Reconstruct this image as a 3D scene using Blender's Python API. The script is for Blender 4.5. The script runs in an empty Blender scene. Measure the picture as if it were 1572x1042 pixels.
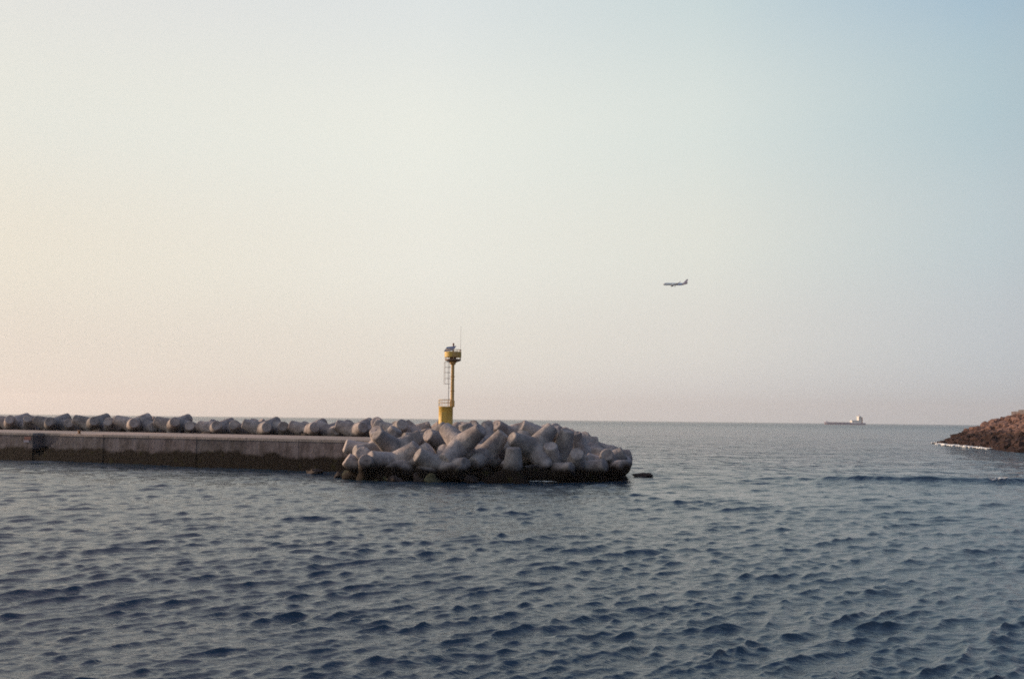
import bpy, bmesh, math, random
import numpy as np
from mathutils import Vector, Matrix, noise as mnoise

random.seed(7)
rng = np.random.default_rng(11)
scene = bpy.context.scene
C = scene.collection

# ---------------------------------------------------------------- camera
F_PX, CX, CY = 1400.0, 786.0, 521.0          # focal length and centre in photo pixels
CAM_H = 5.0
HORIZ, SLOPE = 122.5, 0.0112
u_z = 1.0 / math.sqrt(1 + (HORIZ / F_PX) ** 2 + SLOPE ** 2)
f_z, r_z = u_z * HORIZ / F_PX, u_z * SLOPE
fwd = Vector((0, math.sqrt(1 - f_z ** 2), f_z))
_rx = Vector((1, 0, 0))
_up0 = _rx.cross(fwd)
roll = math.asin(r_z / _up0.z)
right = (_rx * math.cos(roll) + _up0 * math.sin(roll)).normalized()
up = right.cross(fwd).normalized()
cam_d = bpy.data.cameras.new('camera')
cam_d.sensor_width = 36.0
cam_d.lens = F_PX / 1572.0 * 36.0
cam_d.clip_start, cam_d.clip_end = 0.1, 60000
cam = bpy.data.objects.new('camera', cam_d)
C.objects.link(cam)
m = Matrix((right, up, -fwd)).transposed().to_4x4()
m.translation = Vector((0, 0, CAM_H))
cam.matrix_world = m
scene.camera = cam

def at(px, py, Y):
    """world point seen at photo pixel (px, py) at distance Y in front of the camera"""
    d = fwd + right * ((px - CX) / F_PX) - up * ((py - CY) / F_PX)
    return Vector((0, 0, CAM_H)) + d * (Y / d.y)

# ---------------------------------------------------------------- sky, sun, exposure
SUN_AZ, SUN_EL = math.radians(-72), math.radians(13)     # clockwise from +Y
sun_dir = Vector((math.sin(SUN_AZ) * math.cos(SUN_EL), math.cos(SUN_AZ) * math.cos(SUN_EL), math.sin(SUN_EL)))
world = bpy.data.worlds.new('World')
scene.world = world
world.use_nodes = True
wt = world.node_tree
wn, wl = wt.nodes, wt.links
wn.clear()

def lin(r, g, b):
    f = lambda c: (c / 255 / 12.92) if c / 255 <= 0.04045 else ((c / 255 + 0.055) / 1.055) ** 2.4
    return (f(r), f(g), f(b), 1)

w_out = wn.new('ShaderNodeOutputWorld')
w_bg = wn.new('ShaderNodeBackground')
w_bg.inputs[1].default_value = 1.0
sky = wn.new('ShaderNodeTexSky')
sky.sky_type = 'NISHITA'
sky.sun_disc = False
sky.sun_elevation = SUN_EL
sky.sun_rotation = SUN_AZ
sky.dust_density = 4.0
sky.air_density = 1.2
tc = wn.new('ShaderNodeTexCoord')
sep = wn.new('ShaderNodeSeparateXYZ')
wl.new(tc.outputs['Generated'], sep.inputs[0])
# elevation in degrees / 90
asin = wn.new('ShaderNodeMath'); asin.operation = 'ARCSINE'
wl.new(sep.outputs['Z'], asin.inputs[0])
elev = wn.new('ShaderNodeMath'); elev.operation = 'DIVIDE'
wl.new(asin.outputs[0], elev.inputs[0]); elev.inputs[1].default_value = math.pi / 2
# cosine of the azimuth away from the sun
flat = wn.new('ShaderNodeCombineXYZ')
wl.new(sep.outputs['X'], flat.inputs[0]); wl.new(sep.outputs['Y'], flat.inputs[1])
nrm = wn.new('ShaderNodeVectorMath'); nrm.operation = 'NORMALIZE'
wl.new(flat.outputs[0], nrm.inputs[0])
dot = wn.new('ShaderNodeVectorMath'); dot.operation = 'DOT_PRODUCT'
wl.new(nrm.outputs[0], dot.inputs[0])
dot.inputs[1].default_value = (math.sin(SUN_AZ), math.cos(SUN_AZ), 0)

def ramp(stops):
    r = wn.new('ShaderNodeValToRGB')
    wl.new(elev.outputs[0], r.inputs[0])
    e = r.color_ramp.elements
    while len(e) > 1:
        e.remove(e[-1])
    e[0].position = 0; e[0].color = lin(*stops[0][1])
    for deg, col in stops[1:]:
        k = e.new(deg / 90.0); k.color = lin(*col)
    r.color_ramp.interpolation = 'EASE'
    return r

SKY = [  # (cos azimuth from the sun, [(elevation degrees, colour)])
    (0.98, [(0, (232, 216, 200)), (5, (238, 226, 208)), (12, (245, 235, 215)), (24, (230, 231, 225)), (45, (203, 196, 208)), (90, (124, 144, 178))]),
    (0.72, [(0, (224, 212, 201)), (3, (229, 219, 206)), (9, (234, 228, 213)), (17, (231, 232, 223)), (27, (225, 226, 225)), (45, (208, 193, 206)), (90, (116, 138, 174))]),
    (0.40, [(0, (230, 222, 214)), (4, (234, 229, 218)), (10, (238, 237, 227)), (17, (237, 239, 230)), (27, (223, 229, 229)), (45, (190, 189, 208)), (90, (110, 134, 170))]),
    (0.10, [(0, (220, 218, 216)), (5, (226, 224, 217)), (11, (228, 230, 221)), (18, (221, 229, 224)), (27, (202, 217, 219)), (45, (150, 164, 194)), (90, (104, 128, 166))]),
    (-0.17, [(0, (196, 201, 205)), (5, (198, 205, 209)), (11, (194, 208, 212)), (18, (182, 203, 210)), (27, (160, 188, 209)), (45, (112, 134, 182)), (90, (98, 124, 162))]),
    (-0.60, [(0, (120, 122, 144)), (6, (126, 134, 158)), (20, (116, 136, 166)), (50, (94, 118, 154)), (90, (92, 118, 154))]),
]
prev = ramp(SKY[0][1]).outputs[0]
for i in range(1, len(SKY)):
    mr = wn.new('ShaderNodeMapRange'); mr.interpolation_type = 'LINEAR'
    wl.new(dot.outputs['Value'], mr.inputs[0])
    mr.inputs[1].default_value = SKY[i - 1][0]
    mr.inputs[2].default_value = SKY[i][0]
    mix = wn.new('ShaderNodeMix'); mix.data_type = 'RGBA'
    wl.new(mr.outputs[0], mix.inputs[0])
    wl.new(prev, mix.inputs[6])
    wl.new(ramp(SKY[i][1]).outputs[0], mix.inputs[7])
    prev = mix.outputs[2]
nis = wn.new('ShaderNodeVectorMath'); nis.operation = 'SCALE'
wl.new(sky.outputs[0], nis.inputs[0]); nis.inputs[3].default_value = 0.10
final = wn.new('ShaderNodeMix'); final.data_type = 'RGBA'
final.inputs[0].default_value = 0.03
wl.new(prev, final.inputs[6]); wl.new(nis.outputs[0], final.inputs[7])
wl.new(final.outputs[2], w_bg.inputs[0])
wl.new(w_bg.outputs[0], w_out.inputs[0])

sun_d = bpy.data.lights.new('sun', 'SUN')
sun_d.energy = 5.0
sun_d.angle = math.radians(6)
sun_d.color = (1.0, 0.73, 0.52)
sun = bpy.data.objects.new('sun', sun_d)
C.objects.link(sun)
sun.rotation_euler = sun_dir.to_track_quat('Z', 'Y').to_euler()
sun.location = (-60, 0, 60)

scene.view_settings.view_transform = 'Standard'
scene.view_settings.look = 'None'
scene.view_settings.exposure = 0
scene.view_settings.gamma = 1
scene.view_settings.use_curve_mapping = False
scene.cycles.filter_width = 1.75
scene.cycles.use_denoising = False
scene.cycles.max_bounces = 5
scene.cycles.volume_bounces = 0
scene.cycles.sample_clamp_indirect = 4

# ---------------------------------------------------------------- materials
def mat(name):
    m = bpy.data.materials.new(name)
    m.use_nodes = True
    nt = m.node_tree
    return m, nt.nodes, nt.links, nt.nodes['Principled BSDF']

def N(nodes, kind, **kw):
    n = nodes.new(kind)
    for k, v in kw.items():
        setattr(n, k, v)
    return n

def noise_tex(nodes, links, vec, scale, detail=4, rough=0.6, dist=0.0):
    n = nodes.new('ShaderNodeTexNoise')
    n.inputs['Scale'].default_value = scale
    n.inputs['Detail'].default_value = detail
    n.inputs['Roughness'].default_value = rough
    n.inputs['Distortion'].default_value = dist
    if vec is not None:
        links.new(vec, n.inputs['Vector'])
    return n.outputs['Fac']

def mrange(nodes, links, src, a, b, c=0.0, d=1.0, smooth=True):
    r = nodes.new('ShaderNodeMapRange')
    r.interpolation_type = 'SMOOTHSTEP' if smooth else 'LINEAR'
    links.new(src, r.inputs[0])
    r.inputs[1].default_value, r.inputs[2].default_value = a, b
    r.inputs[3].default_value, r.inputs[4].default_value = c, d
    return r.outputs[0]

def mixc(nodes, links, fac, a, b, blend='MIX'):
    x = nodes.new('ShaderNodeMix'); x.data_type = 'RGBA'; x.blend_type = blend
    if isinstance(fac, (int, float)): x.inputs[0].default_value = fac
    else: links.new(fac, x.inputs[0])
    for v, s in ((a, 6), (b, 7)):
        if isinstance(v, tuple): x.inputs[s].default_value = v if len(v) == 4 else (*v, 1)
        else: links.new(v, x.inputs[s])
    return x.outputs[2]

def math_n(nodes, links, op, a, b):
    x = nodes.new('ShaderNodeMath'); x.operation = op
    for v, s in ((a, 0), (b, 1)):
        if isinstance(v, (int, float)): x.inputs[s].default_value = v
        else: links.new(v, x.inputs[s])
    return x.outputs[0]

def bump(nodes, links, height, strength, dist, bsdf):
    b = nodes.new('ShaderNodeBump')
    b.inputs['Strength'].default_value = strength
    b.inputs['Distance'].default_value = dist
    links.new(height, b.inputs['Height'])
    links.new(b.outputs[0], bsdf.inputs['Normal'])
    return b

def concrete(name, c_dark, c_light, tide=1.3, tide_w=0.35, tide_noise=0.7, streaks=False, wet=(0.014, 0.010, 0.008)):
    """weathered sea concrete: mottled, with the algae-dark tidal band below the height TIDE"""
    m, n, l, b = mat(name)
    geo = n.new('ShaderNodeNewGeometry'); tcn = n.new('ShaderNodeTexCoord')
    oi = n.new('ShaderNodeObjectInfo')
    pos = geo.outputs['Position']
    mott = noise_tex(n, l, pos, 0.9, 6, 0.65, 0.3)
    fine = noise_tex(n, l, pos, 7.0, 5, 0.7)
    base = mixc(n, l, mrange(n, l, mott, 0.38, 0.62), c_dark, c_light)
    base = mixc(n, l, mrange(n, l, fine, 0.3, 0.75, 0.0, 0.45), base, tuple(c * 0.55 for c in c_dark))
    # each block weathered a little differently
    v = n.new('ShaderNodeHueSaturation')
    l.new(base, v.inputs['Color'])
    l.new(mrange(n, l, oi.outputs['Random'], 0, 1, 0.78, 1.2, False), v.inputs['Value'])
    l.new(mrange(n, l, oi.outputs['Random'], 0, 1, 0.75, 1.25, False), v.inputs['Saturation'])
    base = v.outputs[0]
    if streaks:
        mp = n.new('ShaderNodeMapping'); mp.inputs['Scale'].default_value = (1.6, 1.6, 0.16)
        l.new(pos, mp.inputs[0])
        st = noise_tex(n, l, mp.outputs[0], 1.0, 5, 0.6)
        base = mixc(n, l, mrange(n, l, st, 0.45, 0.68, 0, 0.55), base, (0.045, 0.035, 0.03))
        pale = noise_tex(n, l, mp.outputs[0], 0.45, 3, 0.5)
        base = mixc(n, l, mrange(n, l, pale, 0.52, 0.7, 0, 0.35), base, (0.25, 0.22, 0.24))
    sx = n.new('ShaderNodeSeparateXYZ'); l.new(pos, sx.inputs[0])
    tn = noise_tex(n, l, pos, 0.35, 5, 0.6)
    z = math_n(n, l, 'ADD', sx.outputs['Z'], mrange(n, l, tn, 0.25, 0.75, tide_noise / 2, -tide_noise / 2, False))
    f = mrange(n, l, z, tide + tide_w, tide - tide_w)
    weedn = noise_tex(n, l, pos, 1.1, 4, 0.6)
    weed = mixc(n, l, mrange(n, l, weedn, 0.56, 0.70), wet, (0.024, 0.022, 0.006))
    weed = mixc(n, l, mrange(n, l, noise_tex(n, l, pos, 2.3, 5), 0.55, 0.8, 0, 0.4), weed, (0.04, 0.026, 0.02))
    base = mixc(n, l, f, base, weed)
    l.new(base, b.inputs['Base Color'])
    l.new(mrange(n, l, f, 0, 1, 0.92, 0.8), b.inputs['Roughness'])
    l.new(mrange(n, l, f, 0, 1, 0.25, 0.08), b.inputs['Specular IOR Level'])
    h = math_n(n, l, 'ADD', fine, math_n(n, l, 'MULTIPLY', noise_tex(n, l, pos, 2.2, 4), 1.5))
    bump(n, l, h, 0.55, 0.06, b)
    return m

M = {}
M['tetra'] = concrete('tetrapod concrete', (0.235, 0.203, 0.195), (0.45, 0.395, 0.372), tide=1.36, tide_noise=0.9)
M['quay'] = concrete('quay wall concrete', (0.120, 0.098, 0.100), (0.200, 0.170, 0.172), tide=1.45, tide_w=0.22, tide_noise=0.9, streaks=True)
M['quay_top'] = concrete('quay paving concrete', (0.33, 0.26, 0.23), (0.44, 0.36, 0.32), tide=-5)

def rock_mat(name, low, high, z0=2.8):
    m, n, l, b = mat(name)
    geo = n.new('ShaderNodeNewGeometry'); pos = geo.outputs['Position']
    sx = n.new('ShaderNodeSeparateXYZ'); l.new(pos, sx.inputs[0])
    tn = noise_tex(n, l, pos, 0.25, 6, 0.65)
    z = math_n(n, l, 'ADD', sx.outputs['Z'], mrange(n, l, tn, 0.25, 0.75, 1.2, -1.2, False))
    f = mrange(n, l, z, z0 - 0.5, z0 + 0.9)
    a = mixc(n, l, mrange(n, l, noise_tex(n, l, pos, 1.3, 5), 0.35, 0.7), low, tuple(c * 2.2 for c in low))
    c = mixc(n, l, mrange(n, l, noise_tex(n, l, pos, 0.8, 5), 0.35, 0.7), high, tuple(x * 0.6 for x in high))
    l.new(mixc(n, l, f, a, c), b.inputs['Base Color'])
    b.inputs['Roughness'].default_value = 0.85
    b.inputs['Specular IOR Level'].default_value = 0.25
    bump(n, l, noise_tex(n, l, pos, 3.0, 6, 0.7), 0.8, 0.15, b)
    return m
M['headland'] = rock_mat('headland basalt', (0.022, 0.011, 0.009), (0.185, 0.108, 0.088), 3.5)
M['reef'] = rock_mat('wet reef rock', (0.028, 0.020, 0.017), (0.06, 0.05, 0.04), 3.5)
M['weedrock'] = rock_mat('weedy boulder', (0.06, 0.056, 0.032), (0.12, 0.11, 0.08), 3.5)

def paint(name, col, rough=0.5, rust=0.0, metal=0.0, spec=0.4):
    m, n, l, b = mat(name)
    geo = n.new('ShaderNodeNewGeometry'); pos = geo.outputs['Position']
    c = mixc(n, l, mrange(n, l, noise_tex(n, l, pos, 3.0, 5), 0.3, 0.75, 0, 0.5), col, tuple(x * 0.72 for x in col))
    if rust:
        mp = n.new('ShaderNodeMapping'); mp.inputs['Scale'].default_value = (4, 4, 0.8)
        l.new(pos, mp.inputs[0])
        c = mixc(n, l, mrange(n, l, noise_tex(n, l, mp.outputs[0], 1.4, 6, 0.7), 0.52, 0.72, 0, rust), c, (0.20, 0.085, 0.03))
    l.new(c, b.inputs['Base Color'])
    b.inputs['Roughness'].default_value = rough
    b.inputs['Metallic'].default_value = metal
    b.inputs['Specular IOR Level'].default_value = spec
    bump(n, l, noise_tex(n, l, pos, 9.0, 4), 0.25, 0.01, b)
    return m
M['yellow'] = paint('yellow beacon paint', (0.68, 0.43, 0.085), 0.55, 0.5)
M['ochre'] = paint('tan ochre beacon paint', (0.62, 0.37, 0.12), 0.55, 0.7)  # tan ochre paint with heavier rust, for the column and some plates
M['rail'] = paint('pale yellow rail paint', (0.78, 0.58, 0.30), 0.5, 0.2)
M['floor_metal'] = paint('brown weathered deck steel', (0.20, 0.12, 0.08), 0.6, 0.5)
M['galv'] = paint('galvanised ladder steel', (0.62, 0.58, 0.54), 0.45, 0.2, 0.1)
M['panel'] = paint('solar cell glass', (0.10, 0.14, 0.24), 0.22, 0, 0, 0.7)
M['panel_frame'] = paint('panel frame aluminium', (0.45, 0.46, 0.5), 0.4, 0, 0.6)
M['lantern'] = paint('lantern red brown housing', (0.20, 0.07, 0.06), 0.4)
M['ship_hull'] = paint('hull paint', (0.46, 0.40, 0.46), 0.6)
M['ship_boot'] = paint('boot topping paint', (0.34, 0.18, 0.17), 0.6)
M['ship_white'] = paint('superstructure white paint', (0.75, 0.72, 0.66), 0.5)
M['ship_orange'] = paint('funnel orange paint', (0.55, 0.18, 0.08), 0.5)
M['ship_deck'] = paint('deck paint', (0.30, 0.19, 0.16), 0.7)
M['plane_skin'] = paint('airliner pale skin', (0.80, 0.84, 0.84), 0.35, 0, 0, 0.5)
M['plane_blue'] = paint('airliner blue paint', (0.50, 0.58, 0.78), 0.35)
M['plane_tail'] = paint('airliner tail paint', (0.62, 0.50, 0.54), 0.35)
M['plane_dark'] = paint('engine and gear grey', (0.38, 0.40, 0.41), 0.4)
M['sign_red'] = paint('faded red paint', (0.17, 0.05, 0.05), 0.7)
M['sign_white'] = paint('faded bluish white paint', (0.24, 0.23, 0.30), 0.7)
M['bollard'] = paint('rusty orange bollard paint', (0.28, 0.13, 0.05), 0.6, 0.6)

def foam_mat():
    m, n, l, b = mat('sea foam')
    b.inputs['Base Color'].default_value = (0.80, 0.80, 0.78, 1)
    b.inputs['Roughness'].default_value = 0.9
    b.inputs['Subsurface Weight'].default_value = 0.0
    return m
M['foam'] = foam_mat()

def water_mat():
    m, n, l, b = mat('sea water')
    geo = n.new('ShaderNodeNewGeometry'); pos = geo.outputs['Position']
    b.inputs['Base Color'].default_value = (0.023, 0.047, 0.074, 1)
    b.inputs['Roughness'].default_value = 0.10
    b.inputs['IOR'].default_value = 1.333
    b.inputs['Specular IOR Level'].default_value = 0.5
    mp = n.new('ShaderNodeMapping')
    mp.inputs['Rotation'].default_value = (0, 0, math.radians(-38))
    mp.inputs['Scale'].default_value = (0.38, 1.0, 1.0)
    l.new(pos, mp.inputs[0])
    v = mp.outputs[0]
    n1 = noise_tex(n, l, v, 0.9, 4, 0.62, 0.6)       # chop
    n2 = noise_tex(n, l, v, 5.0, 4, 0.65, 0.8)       # ripples
    b1 = n.new('ShaderNodeBump'); b1.inputs['Strength'].default_value = 1.0; b1.inputs['Distance'].default_value = 0.038
    l.new(n2, b1.inputs['Height'])
    # distance takes the chop over from the mesh
    ln = n.new('ShaderNodeVectorMath'); ln.operation = 'LENGTH'; l.new(pos, ln.inputs[0])
    far = mrange(n, l, ln.outputs['Value'], 50, 190, 0.0, 1.0)
    gust = mrange(n, l, noise_tex(n, l, v, 0.055, 3, 0.55), 0.3, 0.7, 0.7, 1.0)
    far = math_n(n, l, 'MULTIPLY', far, gust)
    b2 = n.new('ShaderNodeBump'); b2.inputs['Distance'].default_value = 0.75
    l.new(far, b2.inputs['Strength'])
    l.new(n1, b2.inputs['Height']); l.new(b1.outputs[0], b2.inputs['Normal'])
    b3 = n.new('ShaderNodeBump'); b3.inputs['Distance'].default_value = 2.2
    mp3 = n.new('ShaderNodeMapping')
    mp3.inputs['Rotation'].default_value = (0, 0, math.radians(-14)); mp3.inputs['Scale'].default_value = (0.45, 1.0, 1.0)
    l.new(pos, mp3.inputs[0])
    n3 = noise_tex(n, l, mp3.outputs[0], 0.22, 4, 0.6, 0.5)      # groups of seas farther out
    l.new(mrange(n, l, ln.outputs['Value'], 55, 130, 0.0, 1.0), b3.inputs['Strength'])
    l.new(n3, b3.inputs['Height']); l.new(b2.outputs[0], b3.inputs['Normal'])
    l.new(b3.outputs[0], b.inputs['Normal'])
    l.new(mrange(n, l, ln.outputs['Value'], 60, 1500, 0.08, 0.25), b.inputs['Roughness'])
    return m
M['water'] = water_mat()

# ---------------------------------------------------------------- helpers
def link_mesh(name, me, material, parent=None):
    o = bpy.data.objects.new(name, me)
    if material is not None and len(me.materials) == 0:
        me.materials.append(material)
    C.objects.link(o)
    if parent: o.parent = parent
    return o

def obj(name, bm, material, parent=None, smooth=False):
    me = bpy.data.meshes.new(name)
    bm.to_mesh(me); bm.free()
    if smooth:
        for p in me.polygons: p.use_smooth = True
    return link_mesh(name, me, material, parent)

def tag(o, label=None, cat=None, group=None, kind=None):
    for k, v in (('label', label), ('category', cat), ('group', group), ('kind', kind)):
        if v: o[k] = v
    return o

def empty(name, loc, rz=0):
    o = bpy.data.objects.new(name, None)
    o.location = loc; o.rotation_euler = (0, 0, rz)
    o.empty_display_size = 0.3
    C.objects.link(o)
    return o

def box(bm, c, s, rot=None, bevel=0.0):
    t = Matrix.Translation(c)
    if rot is not None: t = t @ rot.to_4x4()
    r = bmesh.ops.create_cube(bm, size=1.0, matrix=t @ Matrix.Diagonal((*s, 1)))
    if bevel:
        es = list({e for v in r['verts'] for e in v.link_edges})
        bmesh.ops.bevel(bm, geom=es, offset=bevel, segments=1, affect='EDGES')

def tube(bm, a, b, r0, r1=None, seg=12, caps=True):
    a, b = Vector(a), Vector(b)
    r1 = r0 if r1 is None else r1
    d = b - a
    t = Matrix.Translation((a + b) / 2) @ d.to_track_quat('Z', 'Y').to_matrix().to_4x4()
    bmesh.ops.create_cone(bm, cap_ends=caps, segments=seg, radius1=r0, radius2=r1, depth=d.length, matrix=t)

def ring(bm, c, r, rad, seg=24, a0=0.0, a1=math.tau, side=6):
    full = abs(a1 - a0 - math.tau) < 1e-6
    n = seg if full else seg + 1
    rows = []
    for i in range(n):
        a = a0 + (a1 - a0) * i / seg
        rows.append([bm.verts.new((c[0] + (r + rad * math.cos(t)) * math.cos(a), c[1] + (r + rad * math.cos(t)) * math.sin(a), c[2] + rad * math.sin(t)))
                     for t in (math.tau * k / side for k in range(side))])
    for i in range(n if full else n - 1):
        A, B = rows[i], rows[(i + 1) % n]
        for k in range(side):
            bm.faces.new((A[k], B[k], B[(k + 1) % side], A[(k + 1) % side]))

def lathe(bm, prof, c=(0, 0, 0), seg=24):
    rows = [[bm.verts.new((c[0] + r * math.cos(math.tau * k / seg), c[1] + r * math.sin(math.tau * k / seg), c[2] + z)) for k in range(seg)] for r, z in prof]
    for A, B in zip(rows, rows[1:]):
        for k in range(seg):
            bm.faces.new((A[k], A[(k + 1) % seg], B[(k + 1) % seg], B[k]))
    bm.faces.new(list(reversed(rows[0]))); bm.faces.new(rows[-1])

def rock(bm, c, s, seed, rough=0.35, sub=2):
    r = bmesh.ops.create_icosphere(bm, subdivisions=sub, radius=1.0)
    off = Vector((seed * 3.7, seed * 1.3, seed * 7.1))
    q = Matrix.Rotation(seed * 1.7, 3, 'Z') @ Matrix.Rotation(seed * 0.9, 3, 'X')
    for v in r['verts']:
        p = v.co.copy()
        # facet: flatten along a few random planes
        for k in range(5):
            a = Vector((math.sin(seed * 2.1 + k * 2.4), math.cos(seed * 1.4 + k * 1.9), math.sin(seed + k * 3.3))).normalized()
            dd = p.dot(a)
            if dd > 0.62: p -= a * (dd - 0.62)
        p *= 1 + rough * mnoise.noise(p * 1.6 + off)
        p = q @ p
        v.co = Vector((p.x * s[0], p.y * s[1], p.z * s[2])) + Vector(c)

# ---------------------------------------------------------------- the sea: one sheet, real waves
def swell_line(X):
    return 80.6 + 0.35 * np.sin(X * 0.31) + 0.25 * np.sin(X * 0.83 + 1) - 0.03 * (X - 36)
def swell(X, Y):
    fade = np.clip((X - 20) / 11, 0, 1) * np.clip((75 - X) / 15, 0, 1) * (0.85 + 0.13 * np.sin(X * 0.9))
    d = Y - swell_line(X)
    return 0.40 * fade * np.where(d < 0, np.exp(-(d / 0.55) ** 2), np.exp(-(d / 1.5) ** 2))
def build_sea():
    th = np.concatenate([
        np.linspace(-180, -60, 41)[:-1], np.linspace(-60, -33, 40)[:-1],
        np.linspace(-33, 33, 761)[:-1], np.linspace(33, 60, 40)[:-1], np.linspace(60, 180, 41)[:-1]])
    th = np.radians(th)
    rs = [2.0, 5.0, 9.0]
    r = 12.0
    while r < 330: rs.append(r); r *= 1.0031 if r > 15.5 else 1.03
    while r < 11000: rs.append(r); r *= 1.035
    rs.append(12000.0)
    R = np.array(rs)
    nr, nt = len(R), len(th)
    X = R[:, None] * np.sin(th)[None, :]
    Y = R[:, None] * np.cos(th)[None, :]
    Z = np.zeros_like(X)
    DX = np.zeros_like(X); DY = np.zeros_like(X)
    dr = np.gradient(R)
    ncomp = 200
    mean = math.radians(-50)              # the way the chop runs
    lam = np.exp(rng.uniform(np.log(0.14), np.log(4.5), ncomp))
    for i in range(ncomp):
        L = lam[i]
        spread = 0.24 if L > 1.0 else 0.42
        a = mean + rng.normal(0, spread)
        k = 2 * np.pi / L
        s = 0.038 * math.exp(-((math.log(L / 0.47)) ** 2) / (2 * (0.92 if L > 0.47 else 1.7) ** 2))
        amp = s / k
        ph = rng.uniform(0, 2 * np.pi)
        w = np.clip(L / (2.2 * dr) - 1.0, 0, 1)
        rows = np.nonzero(w > 0)[0]
        rows = rows[rows > 2]
        if len(rows) == 0: continue
        sl = slice(rows[0], rows[-1] + 1)
        wr = w[sl][:, None] * amp
        # wave groups: slow modulation of every train
        g = 1 + 0.85 * np.sin(X[sl] * (k * 0.13 * math.sin(a + 1.0)) + Y[sl] * (k * 0.13 * math.cos(a + 1.0)) + i)
        P = k * (X[sl] * math.cos(a) + Y[sl] * math.sin(a)) + ph
        sn, cs = np.sin(P), np.cos(P)
        Z[sl] += wr * g * cs
        DX[sl] -= 1.0 * wr * g * sn * math.cos(a)
        DY[sl] -= 1.0 * wr * g * sn * math.sin(a)
    # gusts: patches of livelier and flatter water
    G = np.zeros_like(X)
    for q in range(9):
        kx, ky = rng.normal(0, 0.16), rng.normal(0, 0.24)
        G += np.sin(kx * X + ky * Y + rng.uniform(0, 6.28) + 1.2 * np.sin(0.4 * ky * X - 0.5 * kx * Y + q))
    G = np.clip(1 + 0.045 * G, 0.88, 1.18)
    Z *= G; DX *= G; DY *= G
    # crests pinch, troughs flatten
    Z = np.where(Z > 0, Z * (1 + 2.2 * np.clip(Z, 0, .2)), Z * 0.9)
    # low swells
    for L, a, amp, ph in ((17, -1.3, 0.045, 0.4), (26, -1.75, 0.05, 2.1), (11, -0.9, 0.035, 4.4)):
        k = 2 * np.pi / L
        w = np.clip(L / (2.2 * dr) - 1, 0, 1)[:, None]
        P = k * (X * math.cos(a) + Y * math.sin(a)) + ph
        Z += amp * w * np.cos(P)
    # the one steep swell that comes in between the two arms
    Z += swell(X, Y)
    X2, Y2 = X + DX, Y + DY
    co = np.stack([X2, Y2, Z], -1).reshape(-1, 3).astype(np.float32)
    idx = np.arange(nr * nt).reshape(nr, nt)
    a_, b_ = idx[:-1], idx[1:]
    quads = np.stack([a_, np.roll(a_, -1, 1), np.roll(b_, -1, 1), b_], -1).reshape(-1, 4)
    me = bpy.data.meshes.new('sea')
    me.vertices.add(len(co)); me.vertices.foreach_set('co', co.ravel())
    me.loops.add(quads.size); me.loops.foreach_set('vertex_index', quads.ravel().astype(np.int32))
    me.polygons.add(len(quads))
    me.polygons.foreach_set('loop_start', np.arange(0, quads.size, 4, dtype=np.int32))
    me.polygons.foreach_set('use_smooth', np.ones(len(quads), dtype=bool))
    me.update(calc_edges=True)
    tag(link_mesh('sea', me, M['water']), kind='structure')
build_sea()

# ---------------------------------------------------------------- breakwater quay
P0 = Vector((-55.0, 100.0, 0)); U = Vector((0.927, -0.375, 0)).normalized(); NV = Vector((-U.y, U.x, 0))
QZ, QW = 2.97, 12.6
quay_rz = math.atan2(U.y, U.x)
def on_quay(px, s):
    """distance Y at which the pixel column px meets the line s metres behind the quay face"""
    k = (px - CX) / F_PX
    return (s + P0.x * NV.x + P0.y * NV.y) / (k * NV.x + NV.y)
def q_u(px, s=0):
    y = on_quay(px, s); x = (px - CX) / F_PX * y
    return (Vector((x, y, 0)) - P0).dot(U)

quay = empty('breakwater_quay', P0, quay_rz)
tag(quay, 'long low concrete quay wall with dark tidal band and pale flat top', 'breakwater')
STAIR0, STAIR1 = q_u(57), q_u(99)
edges = [-34, -28, -22, -16, -10, -4.2, STAIR0]
e = STAIR1
edges2 = [e]
while e + 6.0 < 45.5:
    e += 6.0; edges2.append(e)
edges2[-1] = 46.0
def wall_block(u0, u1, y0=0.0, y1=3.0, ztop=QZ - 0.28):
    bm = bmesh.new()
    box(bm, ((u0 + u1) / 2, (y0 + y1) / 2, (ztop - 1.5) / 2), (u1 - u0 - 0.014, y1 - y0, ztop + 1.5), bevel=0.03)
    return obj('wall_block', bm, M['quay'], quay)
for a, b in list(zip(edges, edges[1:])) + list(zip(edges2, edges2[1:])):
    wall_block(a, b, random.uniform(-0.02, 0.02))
# stair bay: set-back wall, steps going down towards the landing
wall_block(STAIR0, STAIR1, 1.35, 3.0)
nst = 9
span = STAIR1 - STAIR0 - 0.95
for k in range(nst):
    u1 = STAIR1 - span * k / nst
    u0 = STAIR1 - span * (k + 1) / nst
    zt = QZ - 0.28 - 0.235 * (k + 1)
    bm = bmesh.new()
    box(bm, ((u0 + u1) / 2, 0.68, (zt - 1.5) / 2), (u1 - u0 - 0.004, 1.3, zt + 1.5), bevel=0.01)
    obj('step', bm, M['quay'], quay)
bm = bmesh.new(); box(bm, (STAIR0 + 0.46, 0.68, -0.4), (0.92, 1.3, 2.2), bevel=0.02); obj('landing', bm, M['quay'], quay)
# coping and deck slabs
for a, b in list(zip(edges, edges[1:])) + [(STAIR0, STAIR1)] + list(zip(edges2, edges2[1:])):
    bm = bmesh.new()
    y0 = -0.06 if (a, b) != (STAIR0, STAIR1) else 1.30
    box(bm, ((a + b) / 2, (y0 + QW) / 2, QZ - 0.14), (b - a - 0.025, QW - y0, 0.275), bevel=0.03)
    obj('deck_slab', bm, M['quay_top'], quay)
bm = bmesh.new(); box(bm, (6, QW / 2 + 1.7, 0.45), (79.6, QW - 3.5, 4.2)); obj('core', bm, M['quay'], quay)

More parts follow.
